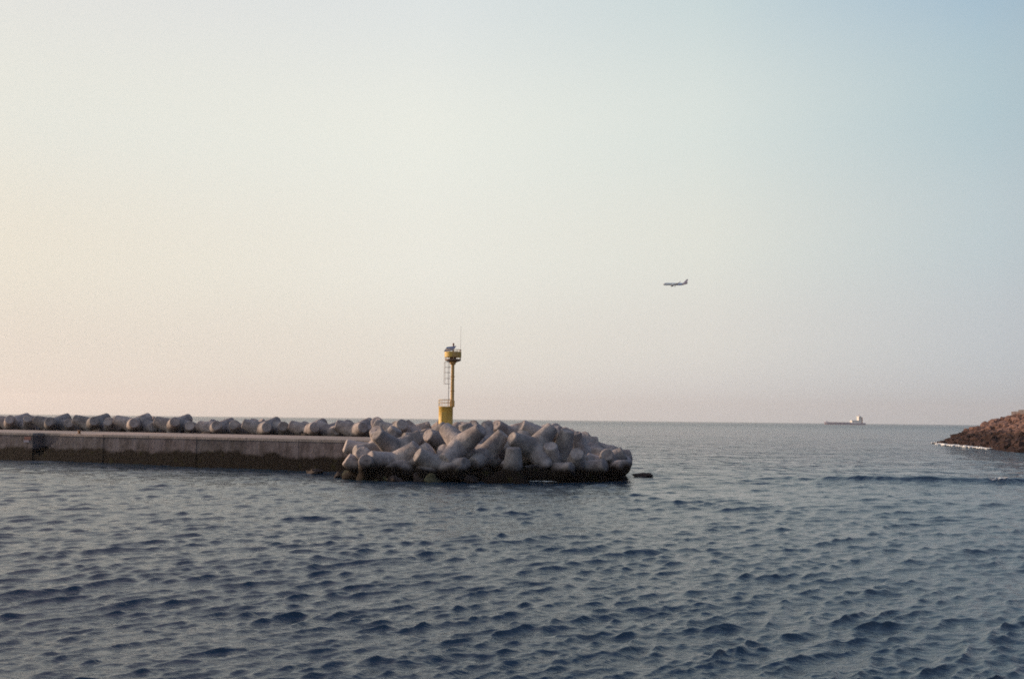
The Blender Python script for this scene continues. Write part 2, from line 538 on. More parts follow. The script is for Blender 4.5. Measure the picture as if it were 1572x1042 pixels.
# faded paint mark and bollard on the quay
ub = q_u(49)
sg = empty('paint_mark', P0 + U * ub - NV * 0.03, quay_rz)
tag(sg, 'faded red and bluish white painted patch on the quay face by the stairs', 'sign')
bm = bmesh.new(); box(bm, (0.05, -0.03, 2.40), (0.95, 0.03, 0.36)); obj('red_band', bm, M['sign_red'], sg)
bm = bmesh.new(); box(bm, (-0.12, -0.03, 2.08), (0.78, 0.03, 0.24)); obj('white_band', bm, M['sign_white'], sg)
bo = empty('mooring_bollard', P0 + U * q_u(127, 0.5) + NV * 0.5 + Vector((0, 0, QZ)), quay_rz)
tag(bo, 'small rusty mooring bollard on the edge of the quay top', 'bollard')
bm = bmesh.new(); lathe(bm, [(0.22, 0), (0.22, 0.03), (0.13, 0.05), (0.12, 0.26)]); obj('post', bm, M['bollard'], bo, True)
bm = bmesh.new(); lathe(bm, [(0.12, 0.25), (0.2, 0.28), (0.2, 0.34), (0.1, 0.38)]); obj('cap', bm, M['bollard'], bo, True)

# ---------------------------------------------------------------- tetrapods
LEG, R_TIP, R_ROOT = 2.44, 0.56, 0.93
DIRS = [Vector(d).normalized() for d in ((0, 0, 1), (math.sqrt(8) / 3, 0, -1 / 3), (-math.sqrt(2) / 3, math.sqrt(6) / 3, -1 / 3), (-math.sqrt(2) / 3, -math.sqrt(6) / 3, -1 / 3))]
def tetra_mesh(seed):
    bm = bmesh.new()
    for d in DIRS:
        q = d.to_track_quat('Z', 'Y').to_matrix().to_4x4()
        prof = [(0.25, -0.30), (R_ROOT, 0.0), (R_ROOT - 0.01, 0.25), (R_TIP + 0.02, LEG - 0.08), (R_TIP - 0.05, LEG)]
        rows = [[bm.verts.new(q @ Vector((r * math.cos(math.tau * k / 28), r * math.sin(math.tau * k / 28), z))) for k in range(28)] for r, z in prof]
        for A, B in zip(rows, rows[1:]):
            for k in range(28):
                bm.faces.new((A[k], A[(k + 1) % 28], B[(k + 1) % 28], B[k]))
        bm.faces.new(list(reversed(rows[0]))); bm.faces.new(rows[-1])
    me = bpy.data.meshes.new('tetrapod')
    bm.to_mesh(me); bm.free()
    tmp = bpy.data.objects.new('tmp', me); C.objects.link(tmp)
    md = tmp.modifiers.new('r', 'REMESH'); md.mode = 'VOXEL'; md.voxel_size = 0.056
    ms = tmp.modifiers.new('s', 'SMOOTH'); ms.iterations = 1; ms.factor = 0.5
    dg = bpy.context.evaluated_depsgraph_get()
    out = bpy.data.meshes.new_from_object(tmp.evaluated_get(dg))
    bpy.data.objects.remove(tmp)
    out.name = 'tetrapod'
    off = Vector((seed * 11.3, seed * 5.1, -seed * 3.9))
    for v in out.vertices:
        p = v.co
        n = p.normalized()
        dsp = 0.035 * mnoise.noise(p * 1.1 + off) + 0.022 * mnoise.noise(p * 3.1 + off)
        chip = mnoise.noise(p * 1.9 - off)
        if chip > 0.42 and p.length > 2.1: dsp -= 0.25 * (chip - 0.42)
        v.co = p + n * dsp
    for p in out.polygons: p.use_smooth = True
    out.materials.clear(); out.materials.append(M['tetra'])
    return out
TM = [tetra_mesh(s) for s in (1, 2, 3, 4)]
n_tet = [0]

def tetra_rot(A, B):
    """rotation putting leg 0 along A and leg 1 as near B as its angle allows; A, B as (right, up, towards the viewer)"""
    A = Vector((A[0], -A[2], A[1])).normalized()
    B = Vector((B[0], -B[2], B[1])).normalized()
    xp = (B - A * B.dot(A)).normalized()
    yp = A.cross(xp)
    return Matrix((xp, yp, A)).transposed()

def tetrapod(p, A, B, label, group='concrete tetrapods of the breakwater', scale=1.0):
    me = TM[n_tet[0] % 4]
    o = bpy.data.objects.new('tetrapod', me)
    C.objects.link(o)
    mw = tetra_rot(A, B).to_4x4()
    o.matrix_world = Matrix.Translation(p) @ mw @ Matrix.Scale(scale, 4)
    tag(o, label, 'tetrapod', group)
    n_tet[0] += 1
    return o

FRONT = [
 # px, py, Y, leg A, leg B, label
 (608, 692, 76.6, (.78, .50, -.25), (-.28, .80, .45), 'tetrapod with one leg slanting up right beside a stout upright one, near the quay end'),
 (606, 712, 74.8, (-.75, .22, .60), (.7, .5, .1), 'low tetrapod with a rounded leg poking left just above the dark tidal band'),
 (592, 692, 79.0, (-.30, .75, .58), (.8, .1, .4), 'tetrapod with a flat round leg end that glows orange down its sunlit side'),
 (561, 697, 80.0, (-.88, .30, .30), (.4, .1, .85), 'first tetrapod in front of the quay, its leg end pointing left'),
 (585, 694, 78.0, (-.80, .02, .55), (.3, -.8, .4), 'tetrapod with a sunlit slanted leg end, second in front of the quay'),
 (549, 714, 76.5, (-.10, .45, .85), (-.8, -.4, .1), 'small looking tetrapod leg dome low at the quay wall foot'),
 (569, 724, 74.8, (-.05, .40, .90), (.8, .1, .2), 'tetrapod showing one bluish leg end above mossy dark ones at the left end'),
 (541, 730, 75.5, (-.75, .55, .25), (.4, .2, .85), 'green mossy tetrapod nearest to the quay foot at the waterline'),
 (626, 714, 75.0, (.74, .58, .22), (-.5, -.2, .80), 'tetrapod with a long pale leg rising right behind the sunlit oval end'),
 (678, 718, 74.0, (-.78, .45, .42), (.3, .1, .9), 'tetrapod with a bright pink oval leg end facing left, low in the pile'),
 (657, 672, 83.0, (-.86, .16, .45), (.3, .7, .6), 'tetrapod lying with its leg pointing left, in front of the tower on the left'),
 (684, 684, 80.5, (-.58, .40, .70), (.5, .6, -.5), 'tetrapod with a broad rounded leg aimed up left below the yellow tower'),
 (706, 670, 84.5, (-.80, .20, .50), (.85, -.1, .5), 'tetrapod with a pale round end right under the yellow tower base'),
 (708, 684, 74.9, (-.52, -.48, .70), (.75, .62, .25), 'biggest tetrapod of the front, thick leg pointing down left with a dark end'),
 (746, 700, 76.2, (.55, .72, .10), (-.40, -.25, .88), 'dark tetrapod with a leg rising right towards the bright oval end'),
 (724, 668, 80.5, (.50, -.32, .78), (-.2, .9, .2), 'tetrapod with a shaded round leg end tucked behind the biggest one'),
 (743, 664, 85.5, (-.20, .22, .95), (.8, -.5, .1), 'tetrapod showing a flat round leg end to the camera right of the tower'),
 (797, 663, 85.0, (-.96, .08, .12), (.3, -.2, .9), 'tetrapod lying level with its leg pointing left behind the bright oval end'),
 (820, 684, 75.4, (-.75, .36, .50), (.72, .60, -.30), 'cross shaped tetrapod in the middle with a cream oval end facing left'),
 (860, 676, 76.6, (.80, -.60, .10), (-.60, .30, -.75), 'tetrapod with a long slender leg running down right and a peak on top'),
 (846, 719, 76.0, (-.05, .80, .60), (-.8, -.1, -.1), 'tetrapod leg dome nested between the cross shaped one and the long leg'),
 (787, 733, 73.6, (.02, .98, .16), (.5, -.3, .8), 'tetrapod with one upright blunt leg like a bollard, dark line round it'),
 (683, 722, 74.2, (.72, .24, .62), (-.3, .1, .9), 'low tetrapod with a pinkish level leg under the biggest one'),
 (842, 728, 74.8, (.75, .22, .60), (-.4, .2, .85), 'low tetrapod with a pale topped leg lying level, right of the cross shaped one'),
 (883, 722, 75.6, (.00, .60, .80), (.8, -.3, .1), 'tetrapod dome below the tip of the long slender leg'),
 (891, 727, 75.6, (.78, .32, .50), (-.5, .2, .8), 'low tetrapod with a pinkish leg lying level at the right part of the pile'),
 (921, 711, 78.5, (-.62, .22, .75), (.4, .6, .5), 'tetrapod with two pale rounded lumps between the level leg and the right end'),
 (887, 688, 80.5, (.86, -.34, .35), (-.1, .90, .3), 'tetrapod with a short light blue grey leg pointing right'),
 (888, 690, 82.5, (-.42, .72, .55), (.7, .1, .5), 'tetrapod with an upright dark dome above the light blue grey leg'),
 (905, 683, 86.0, (-.55, .55, .62), (.86, .25, .35), 'tetrapod with an orange lit shoulder near the skyline of the right slope'),
 (880, 670, 89.0, (-.42, .52, .74), (.8, .2, .2), 'yellowish tetrapod dome behind the peak of the pile'),
 (934, 692, 84.5, (-.40, .30, .86), (.75, .45, .30), 'rounded grey tetrapod low on the right slope behind the others'),
 (936, 706, 78.5, (-.12, .52, .84), (.6, -.6, .2), 'tetrapod with a pinkish round end facing up beside the right end'),
 (953, 708, 81.0, (-.35, .30, .88), (.85, .3, .2), 'dark tetrapod cluster leg at the far right end of the pile'),
 (947, 724, 77.4, (.35, .22, .90), (-.8, .4, -.1), 'tetrapod at the right end with a black wet foot in the sea'),
 (957, 704, 84.5, (.55, .10, .80), (-.3, .85, .4), 'last tetrapod at the right end, its dark end facing the open sea'),
]
TETS = []
def px_of(p):
    d = Vector(p) - Vector((0, 0, CAM_H))
    k = F_PX / d.dot(fwd)
    return CX + d.dot(right) * k, CY - d.dot(up) * k, k
SKYX = [-60, 0, 290, 310, 560, 590, 625, 655, 700, 735, 753, 775, 815, 853, 880, 905, 920, 945, 972]
SKYY = [633, 633, 634, 640, 642, 641, 643, 648, 645, 647, 643, 648, 646, 648, 659, 665, 669, 682, 688]
def settle(o, x0=527, x1=969, dy=0.0):
    """lower a block until it lies under the mound's profile, and pull it inside the mound's ends"""
    bpy.context.view_layer.update()
    for _ in range(2):
        mw = o.matrix_world.copy()
        drop = -9.0; sh = 0.0
        for d in DIRS + [Vector((0, 0, 0))]:
            r = 0.50 if d.length else 0.95
            if d.length:
                c = mw @ (d * (LEG - 0.1))
                ax = (mw.to_3x3() @ d).normalized()
                ry = r * math.sqrt(max(0.02, 1 - ax.z ** 2)); rx = r * math.sqrt(max(0.02, 1 - ax.x ** 2))
            else:
                c = mw.translation; ry = rx = r
            x, y, k = px_of(c)
            drop = max(drop, (np.interp(x, SKYX, SKYY) + dy - (y - ry * k)) / k)
            if x + rx * k > x1: sh = min(sh, (x1 - x - rx * k) / k)
            if x - rx * k < x0: sh = max(sh, (x0 - x + rx * k) / k)
        if drop > 0: mw.translation.z -= drop
        mw.translation.x += sh
        o.matrix_world = mw
for px, py, Y, A, B, lab in FRONT:
    TETS.append(tetrapod(at(px, py, Y), A, B, lab, 'tetrapods piled round the breakwater head', 1.0))
    settle(TETS[-1], dy=3)

# crest of the pile against the sea
CREST = [
 (590, 656, 90, (-.25, .55, .80), (.85, .2, .3)), (628, 658, 91, (-.55, .42, .72), (.75, .5, .2)), (662, 664, 93, (.5, .55, .6), (-.8, .2, .3)),
 (667, 660, 95, (-.5, .62, .6), (.6, .1, .7)), (707, 657, 93, (.55, .30, .78), (-.7, .5, .2)), (712, 653, 99, (-.1, .70, .7), (.8, -.1, .2)),
 (738, 659, 94, (-.35, .62, .7), (.8, .3, .3)), (757, 658, 96, (-.25, .75, .6), (.8, .2, .3)), (780, 663, 92, (-.5, .45, .73), (.7, .5, .1)),
 (816, 662, 92, (-.15, .72, .65), (.8, .25, .3)), (832, 668, 86, (-.82, .46, .30), (.3, .5, .8)), (842, 668, 92, (.3, .45, .83), (-.6, .6, .2)),
 (608, 662, 87, (.35, .42, .83), (-.7, .5, .1)), (645, 668, 88, (.45, .30, .83), (-.3, .8, .3)), (905, 676, 92, (-.3, .55, .75), (.8, .1, .3)),
]
ords = ['first', 'second', 'third', 'fourth', 'fifth', 'sixth', 'seventh', 'eighth', 'ninth', 'tenth', 'eleventh', 'twelfth', 'thirteenth', 'fourteenth', 'fifteenth', 'sixteenth',
        'seventeenth', 'eighteenth', 'nineteenth', 'twentieth', 'twenty-first', 'twenty-second', 'twenty-third', 'twenty-fourth', 'twenty-fifth', 'twenty-sixth', 'twenty-seventh', 'twenty-eighth', 'twenty-ninth', 'thirtieth']
for i, (px, py, Y, A, B) in enumerate(sorted(CREST)):
    o = tetrapod(at(px, py, Y), A, B, 'weathered tetrapod on the crest of the pile, %s from the left along the top' % ords[i], 'tetrapods along the crest of the pile', 0.96)
    settle(o, dy=[-1, 1.5, 0, 2][i % 4])

# dark feet of the pile at the waterline
rr = random.Random(3)
feet = []
for i, px in enumerate(range(556, 925, 30)):
    hz = 643.5 + SLOPE * (px - 786)
    yw = 737 if 600 < px < 790 else (728 if px < 600 else 732)
    Y = 5 * F_PX / (yw - hz) + 1.6
    feet.append((px + rr.uniform(-6, 6), Y))
for i, (px, Y) in enumerate(feet):
    p = at(px, 700, Y); p.z = rr.uniform(-0.75, -0.25)
    o = tetrapod(p, (rr.uniform(-.8, .8), rr.uniform(.2, .7), rr.uniform(.3, .9)), (rr.uniform(-1, 1), rr.uniform(-.2, .5), rr.uniform(-.2, 1)),
             'dark wet tetrapod awash at the waterline, %s from the left in the lowest row' % ords[i], 'dark tetrapods at the waterline of the pile')
    settle(o, 530, 950)

# the long row behind the quay
row = []
PROM = [-45, 18, 80, 142, 205, 267, 333, 404, 476, 548]
for i, px in enumerate(PROM):
    row.append((px, 14.6, 3.55 + (0.12 if px < 300 else -0.1), (.38 + rr.uniform(-.12, .12), .24 + rr.uniform(-.08, .08), .88), (-.75, .35, .25)))
for i, px in enumerate([-14, 48, 112, 175, 236, 300, 368, 440, 512, 575]):
    row.append((px, 15.6, 3.15, (.15 + rr.uniform(-.25, .25), .35 + rr.uniform(-.2, .2), .80), (-.7 + rr.uniform(-.2, .2), .5 + rr.uniform(-.2, .2), .1)))
for i, px in enumerate([0, 62, 125, 188, 252, 316, 386, 420, 460, 495, 530, 562]):
    row.append((px, 19.0, 2.95, (rr.uniform(-.6, .6), rr.uniform(.3, .8), rr.uniform(.2, .8)), (rr.uniform(-1, 1), rr.uniform(0, 1), .2)))
row.sort(key=lambda t: t[0])
for i, (px, s, z, A, B) in enumerate(row):
    Y = on_quay(px, s)
    p = at(px, 650, Y); p.z = z
    if i < 30: lab = 'tetrapod in the long row behind the quay, %s counting from the left end' % ords[i]
    else: lab = ['tetrapod closing the row behind the quay, next but one before the pile', 'last tetrapod of the row behind the quay before the pile begins'][i - 30]
    o = tetrapod(p, A, B, lab, 'tetrapods in the long row behind the quay')
    settle(o, -9999, 9999, rr.uniform(-1.2, 1.5) if s == 14.6 else rr.uniform(2, 6))

# dark rubble core added under the tetrapods to shade the gaps
bm = bmesh.new()
k = 0
for i in range(260):
    a = rr.uniform(0, math.tau); q = math.sqrt(rr.random())
    px = 750 + 195 * q * math.cos(a)
    X = (px - 786) / F_PX * 84; Yc = 84.5 + 8.6 * q * math.sin(a)
    h = 2.1 * (1 - q ** 2) - 0.5
    s = rr.uniform(0.7, 1.3)
    rock(bm, (X, Yc, h), (s, s * rr.uniform(.7, 1.1), s * rr.uniform(.5, .8)), k + 0.5, sub=2); k += 1
tag(obj('gap_shade_rubble', bm, M['reef']), 'dark rubble added under the tetrapods to shade the gaps', 'rubble', None, 'stuff')
bm = bmesh.new()  # bank behind the quay, built up to block low sun between tetrapods
k = 0
for i in range(240):
    u = rr.uniform(-34, 50); s_ = rr.uniform(QW + 0.2, QW + 9)
    p = P0 + U * u + NV * s_
    s = rr.uniform(0.8, 1.4)
    rock(bm, (p.x, p.y, 2.5 - (s_ - QW) * 0.12), (s, s, s * .7), k + 7.5, sub=2); k += 1
for i in range(78):  # extra line of rocks added to close bright gaps under the row
    u = -34 + 1.08 * i; p = P0 + U * u + NV * (QW + 4.2 + rr.uniform(-.4, .4))
    rock(bm, (p.x, p.y, 3.05), (1.0, 0.9, rr.uniform(.75, 1.0)), i + 3.5, sub=2)
tag(obj('light_block_bank', bm, M['reef']), 'dark rubble bank built up behind the quay to block low sun and gaps', 'rubble', None, 'stuff')

# loose rocks awash
for px, py, w, h, mt, lab in (
    (483, 723.5, 0.95, 0.42, 'reef', 'dark rock awash at the quay foot, left of the tetrapod pile'),
    (521, 727.5, 0.5, 0.34, 'reef', 'small dark rock awash touching the left end of the tetrapod pile'),
    (624, 733, 0.55, 0.55, 'weedrock', 'green brown weedy boulder at the waterline, left of the centre of the pile'),
    (703, 733, 0.70, 0.50, 'weedrock', 'broad weedy boulder at the waterline below the biggest tetrapod'),
    (775, 733, 0.45, 0.50, 'weedrock', 'grey round boulder at the waterline beside the upright blunt leg'),
    (988, 727.5, 0.85, 0.34, 'reef', 'dark flat reef rock breaking the surface right of the pile')):
    hz = 643.5 + SLOPE * (px - 786)
    Y = 5 * F_PX / (py + 2.5 - hz)
    bm = bmesh.new()
    rock(bm, (0, 0, 0), (w, w * 0.8, h * 0.95), px * 0.13, 0.4, 3)
    o = obj('rock', bm, M[mt])
    p = at(px, py, Y); o.location = (p.x, p.y, h * 0.18)
    tag(o, lab, 'rock', 'rocks awash round the breakwater head')

for i, px in enumerate([533, 548, 566, 590, 607, 645, 664, 722, 745, 760, 793, 858, 878, 903, 925, 941]):
    hz = 643.5 + SLOPE * (px - 786)
    py = np.interp(px, [530, 600, 790, 830, 880, 945], [728, 736, 737, 734, 733, 729]) + rr.uniform(-1, 1)
    Y = 5 * F_PX / (py + 1.5 - hz)
    w = rr.uniform(.35, .8); h = w * rr.uniform(.6, .95)
    bm = bmesh.new(); rock(bm, (0, 0, 0), (w, w * 0.8, h), px * 0.29, 0.4, 3)
    o = obj('rock', bm, M['weedrock' if i % 3 == 0 else 'reef'])
    p = at(px, py, Y); o.location = (p.x, p.y, h * 0.15)
    tag(o, 'dark wet stone at the waterline of the pile, %s from the left' % ords[i], 'rock', 'waterline stones of the breakwater head')

# ---------------------------------------------------------------- beacon tower
bY = 88.0
bp = at(684, 655, bY); BZ = 3.95
zpx = lambda y: CAM_H + (642.4 - y) * bY / F_PX
ft = bmesh.new(); lathe(ft, [(1.7, 0), (1.7, BZ - 0.1), (1.6, BZ)], seg=32)
ft = obj('beacon_footing', ft, M['quay_top'])
ft.location = (bp.x, bp.y, 0)
tag(ft, 'round concrete footing under the yellow beacon tower, almost hidden by tetrapods', 'footing')
bt = empty('beacon_tower', (bp.x, bp.y, BZ))
tag(bt, 'slim yellow harbour beacon with drum base, ladder cage, gallery and solar panel', 'beacon')
Z = lambda y: zpx(y) - BZ          # photo row -> height above the footing
cx = 9.5 * bY / F_PX               # the column stands off the middle of the base
S = bY / F_PX
bm = bmesh.new(); lathe(bm, [(0.74, 0), (0.74, 0.06), (0.685, 0.07), (0.685, Z(625.5)), (0.73, Z(625)), (0.73, Z(624))], seg=40)
base = obj('base_drum', bm, M['yellow'], bt, True)
base.data.polygons.foreach_set('use_smooth', [abs(p.normal.z) < 0.5 for p in base.data.polygons])
bm = bmesh.new(); box(bm, (-0.12, -0.70, 0.95), (0.5, 0.06, 1.5), bevel=0.02); dr = obj('door', bm, M['yellow'], base)
for zz in (0.35, 0.95, 1.5):
    bm = bmesh.new(); ring(bm, (0, 0, zz), 0.69, 0.012, 40); obj('band', bm, M['yellow'], base)
# railing of the base
zr0, zr1 = Z(624), Z(613.6)
bm = bmesh.new(); ring(bm, (0, 0, zr1), 0.70, 0.026, 36); obj('base_top_rail', bm, M['rail'], bt)
bm = bmesh.new(); ring(bm, (0, 0, (zr0 + zr1) / 2 + 0.03), 0.70, 0.02, 36); obj('base_mid_rail', bm, M['rail'], bt)
for k in range(16):
    a = math.tau * (k + .5) / 16
    bm = bmesh.new(); tube(bm, (0.70 * math.cos(a), 0.70 * math.sin(a), zr0), (0.70 * math.cos(a), 0.70 * math.sin(a), zr1), 0.018, seg=6)
    obj('baluster', bm, M['rail'], bt)
# column
bm = bmesh.new(); lathe(bm, [(0.22, Z(624)), (0.22, Z(616)), (0.18, Z(614)), (0.165, Z(590)), (0.155, Z(560)), (0.155, Z(556))], (cx, 0, 0), 28)
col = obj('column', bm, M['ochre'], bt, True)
for y in (600, 578):
    bm = bmesh.new(); lathe(bm, [(0.215, -0.03), (0.215, 0.03)], (cx, 0, Z(y)), 24); obj('flange', bm, M['ochre'], col)
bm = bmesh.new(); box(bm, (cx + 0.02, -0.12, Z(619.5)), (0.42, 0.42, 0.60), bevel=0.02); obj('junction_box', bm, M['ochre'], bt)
# bracket under the platform
bm = bmesh.new(); lathe(bm, [(0.19, Z(560)), (0.27, Z(559)), (0.30, Z(556)), (0.36, Z(554.2))], (cx, 0, 0), 24)
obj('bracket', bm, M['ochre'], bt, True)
for k in range(8):
    a = math.tau * k / 8 + 0.2
    bm = bmesh.new(); tube(bm, (cx + .25 * math.cos(a), .25 * math.sin(a), Z(556.5)), (cx + .70 * math.cos(a), .70 * math.sin(a), Z(553.6)), 0.025, seg=6)
    obj('strut', bm, M['floor_metal'], bt)
PR = 0.76
bm = bmesh.new(); lathe(bm, [(PR, Z(553.8)), (PR + .02, Z(553.4)), (PR + .02, Z(551.6)), (PR, Z(551.4))], (cx, 0, 0), 36); obj('platform', bm, M['floor_metal'], bt)
for k in range(12):
    a = math.tau * (k + .3) / 12
    bm = bmesh.new(); tube(bm, (cx + PR * math.cos(a), PR * math.sin(a), Z(551.6)), (cx + PR * math.cos(a), PR * math.sin(a), Z(537)), 0.022, seg=6)
    obj('railing_post', bm, M['rail'], bt)
for y in (537, ):
    bm = bmesh.new(); ring(bm, (cx, 0, Z(y)), PR, 0.026, 36); obj('top_rail', bm, M['rail'], bt)
# gallery band: curved yellow plates
np_ = 8
for k in range(np_):
    a0, a1 = math.tau * k / np_ + 0.012, math.tau * (k + 1) / np_ - 0.012
    bm = bmesh.new()
    n = 7
    vs = []
    for j in range(n):
        a = a0 + (a1 - a0) * j / (n - 1)
        vs.append([bm.verts.new((cx + r * math.cos(a), r * math.sin(a), z)) for r, z in ((PR + .02, Z(548.4)), (PR + .05, Z(548.4)), (PR + .05, Z(540.2)), (PR + .02, Z(540.2)))])
    for A_, B_ in zip(vs, vs[1:]):
        for q in range(4): bm.faces.new((A_[q], B_[q], B_[(q + 1) % 4], A_[(q + 1) % 4]))
    bm.faces.new(vs[0]); bm.faces.new(list(reversed(vs[-1])))
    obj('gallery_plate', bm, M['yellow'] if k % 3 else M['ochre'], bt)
# equipment on the platform
bm = bmesh.new(); lathe(bm, [(0.30, Z(551.4)), (0.30, Z(543)), (0.2, Z(541)), (0.075, Z(540)), (0.075, Z(533.5))], (cx + 0.03, 0, 0), 20); obj('lamp_pedestal', bm, M['floor_metal'], bt, True)
bm = bmesh.new(); lathe(bm, [(0.10, 0), (0.10, 0.05), (0.075, 0.07), (0.075, 0.30), (0.10, 0.32), (0.08, 0.40), (0.03, 0.44)], (cx + 0.03, 0, Z(533.5)), 16); lan = obj('lantern', bm, M['lantern'], bt, True)
# solar panel, tilted towards the camera side
pm = Matrix.Rotation(math.radians(38), 3, 'X') @ Matrix.Rotation(math.radians(-9), 3, 'Y')
pc = Vector((cx - 0.27, -0.30, Z(535.6)))
bm = bmesh.new()
sh = Matrix(((1, 0.35, 0), (0, 1, 0), (0, 0, 1)))
box(bm, (0, 0, 0), (0.92, 0.70, 0.04)); 
for v in bm.verts: v.co = pc + pm @ (sh @ v.co)
pan = obj('solar_panel', bm, M['panel_frame'], bt)
for i in range(4):
    for j in range(2):
        bm = bmesh.new(); box(bm, (-0.34 + 0.225 * i, -0.165 + 0.33 * j, 0.024), (0.205, 0.30, 0.008))
        for v in bm.verts: v.co = pc + pm @ (sh @ v.co)
        obj('cell', bm, M['panel'], pan)
bm = bmesh.new(); tube(bm, pc, (pc.x, pc.y + 0.1, Z(551)), 0.03, seg=8); obj('panel_post', bm, M['floor_metal'], bt)
# antenna
ax = 21 * S
bm = bmesh.new(); tube(bm, (ax, 0, Z(551)), (ax, 0, Z(530)), 0.022, 0.018, 8); tube(bm, (ax, 0, Z(530)), (ax, 0, Z(500)), 0.016, 0.010, 8); obj('antenna', bm, M['galv'], bt)
bm = bmesh.new(); box(bm, (ax, 0, Z(537)), (0.18, 0.1, 0.07)); obj('antenna_clamp', bm, M['lantern'], bt)
# ladder and cage on the left of the column
lx = cx - 0.36
for sy in (-0.19, 0.19):
    bm = bmesh.new(); box(bm, (lx, sy, (Z(624) + Z(551)) / 2), (0.035, 0.03, Z(551) - Z(624))); obj('ladder_rail', bm, M['galv'], bt)
zz = Z(622)
while zz < Z(552):
    bm = bmesh.new(); tube(bm, (lx, -0.19, zz), (lx, 0.19, zz), 0.012, seg=6); obj('rung', bm, M['galv'], bt); zz += 0.28
for y in (589.5, 581, 572, 564, 556):
    bm = bmesh.new(); ring(bm, (lx - 0.08, 0, Z(y)), 0.40, 0.014, 20, math.radians(55), math.radians(305)); obj('cage_hoop', bm, M['galv'], bt)
for a in (95, 128, 155, 180, 205, 232, 265):
    a = math.radians(a)
    bm = bmesh.new(); tube(bm, (lx - .08 + .40 * math.cos(a), .40 * math.sin(a), Z(589.5)), (lx - .08 + .40 * math.cos(a), .40 * math.sin(a), Z(556)), 0.010, seg=6)
    obj('cage_bar', bm, M['galv'], bt)
for y in (612, 595, 578, 563):
    bm = bmesh.new(); tube(bm, (lx, 0, Z(y)), (cx - .17, 0, Z(y)), 0.015, seg=6); obj('ladder_bracket', bm, M['galv'], bt)

# ---------------------------------------------------------------- headland on the right
A0 = Vector((111.5, 236.0, 0)); A1 = Vector((93.0, 158.0, 0))
dirL = (A1 - A0).normalized(); side = Vector((-dirL.y, dirL.x, 0))
if side.x < 0: side = -side
nu, nv = 150, 60
bm = bmesh.new()
grid = []
LEN = 150.0
def crest(u):
    """height of the crest u metres from the tip"""
    pts = [(-6, -0.8), (0, 0.7), (3, 2.8), (6, 4.7), (8, 5.7), (13, 5.9), (15.5, 6.0), (17.5, 6.9), (60, 7.6), (150, 8)]
    for (a, b), (c, d) in zip(pts, pts[1:]):
        if a <= u <= c: return b + (d - b) * (u - a) / (c - a)
    return pts[0][1] if u < -6 else pts[-1][1]
for i in range(nu):
    u = -6 + LEN * (i / (nu - 1)) ** 1.3
    r_ = []
    for j in range(nv):
        t = j / (nv - 1)
        w = -4 + 50 * t
        wc = 9 + 5 * min(1, max(0, u / 40))
        h = crest(u)
        if w < wc: z = -1.5 + (h + 1.5) * max(0, (w + 3) / (wc + 3)) ** 0.8
        else: z = h - max(0, w - wc - 14) * 0.25
        p = A0 + dirL * u + side * (w - 1.5 * math.exp(-max(0, u) / 10))
        q = Vector((p.x, p.y, 0))
        z += 0.9 * mnoise.noise(q * 0.16) + 0.7 * mnoise.noise(q * 0.45) + 0.35 * mnoise.noise(q * 1.1)
        dxy = 0.8 * mnoise.noise(q * 0.3 + Vector((9, 4, 2)))
        r_.append(bm.verts.new((p.x + dxy, p.y + dxy, z)))
    grid.append(r_)
for i in range(nu - 1):
    for j in range(nv - 1):
        bm.faces.new((grid[i][j], grid[i + 1][j], grid[i + 1][j + 1], grid[i][j + 1]))
head = tag(obj('headland', bm, M['headland']), kind='structure')
bmesh_ = bmesh.new()
rr2 = random.Random(21)
for i in range(1500):
    u = -4 + 75 * rr2.random() ** 1.2; w = rr2.uniform(-3.5, 20)
    wc = 9 + 5 * min(1, max(0, u / 40)); h = crest(u)
    z = -1.5 + (h + 1.5) * max(0, (w + 3) / (wc + 3)) ** 0.8 if w < wc else h
    p = A0 + dirL * u + side * (w - 1.5 * math.exp(-max(0, u) / 10))
    s = rr2.uniform(0.4, 1.25) * (0.7 + 0.6 * rr2.random())
    rock(bmesh_, (p.x, p.y, z + 0.25), (s, s * rr2.uniform(.7, 1.2), s * rr2.uniform(.5, .85)), i * 0.37 + 1, 0.4, 1)
bl = tag(obj('boulders', bmesh_, M['headland'], head), None, None, None, 'stuff')
# low parapet along the top
pw = empty('parapet', (0, 0, 0))
tag(pw, 'low dark flat parapet on top of the rocky headland at the right edge', 'wall')
for k in range(9):
    u0 = 17.0 + 5.5 * k
    c0 = A0 + dirL * (u0 + 2.7) + side * 11.8
    bm = bmesh.new()
    box(bm, (c0.x, c0.y, crest(u0) + 0.95), (5.4, 1.0, 1.1), Matrix.Rotation(math.atan2(dirL.y, dirL.x), 3, 'Z'), 0.05)
    obj('parapet_block', bm, M['quay'], pw)

# ---------------------------------------------------------------- foam
def foam(name, pts, label, seed):
    """broken white water: many small flat lumps along the given points (x, y, spread, count)"""
    r = random.Random(seed)
    bm = bmesh.new()
    for x, y, sx_, sy_, z, cnt in pts:
        for i in range(cnt):
            s = r.uniform(0.05, 0.17)
            rock(bm, (x + r.gauss(0, sx_), y + r.gauss(0, sy_), z + r.uniform(-.03, .04)), (s * r.uniform(1, 2.4), s, s * 0.30), r.uniform(0, 90), 0.3, 1)
    o = obj(name, bm, M['foam'], smooth=True)
    tag(o, label, 'foam', None, 'stuff')
pf = at(819, 735.5, 74.2)
foam('sea_foam', [(pf.x, pf.y - 0.3, .18, .18, .12, 60), (pf.x + 1.0, pf.y - .2, .35, .14, .08, 50)], 'small splash of white foam at the foot of the cross shaped tetrapod', 1)
q1 = at(1479, 738, 80.6); q2 = at(1531, 741, 80.2)
bmf = bmesh.new(); rf = random.Random(8)
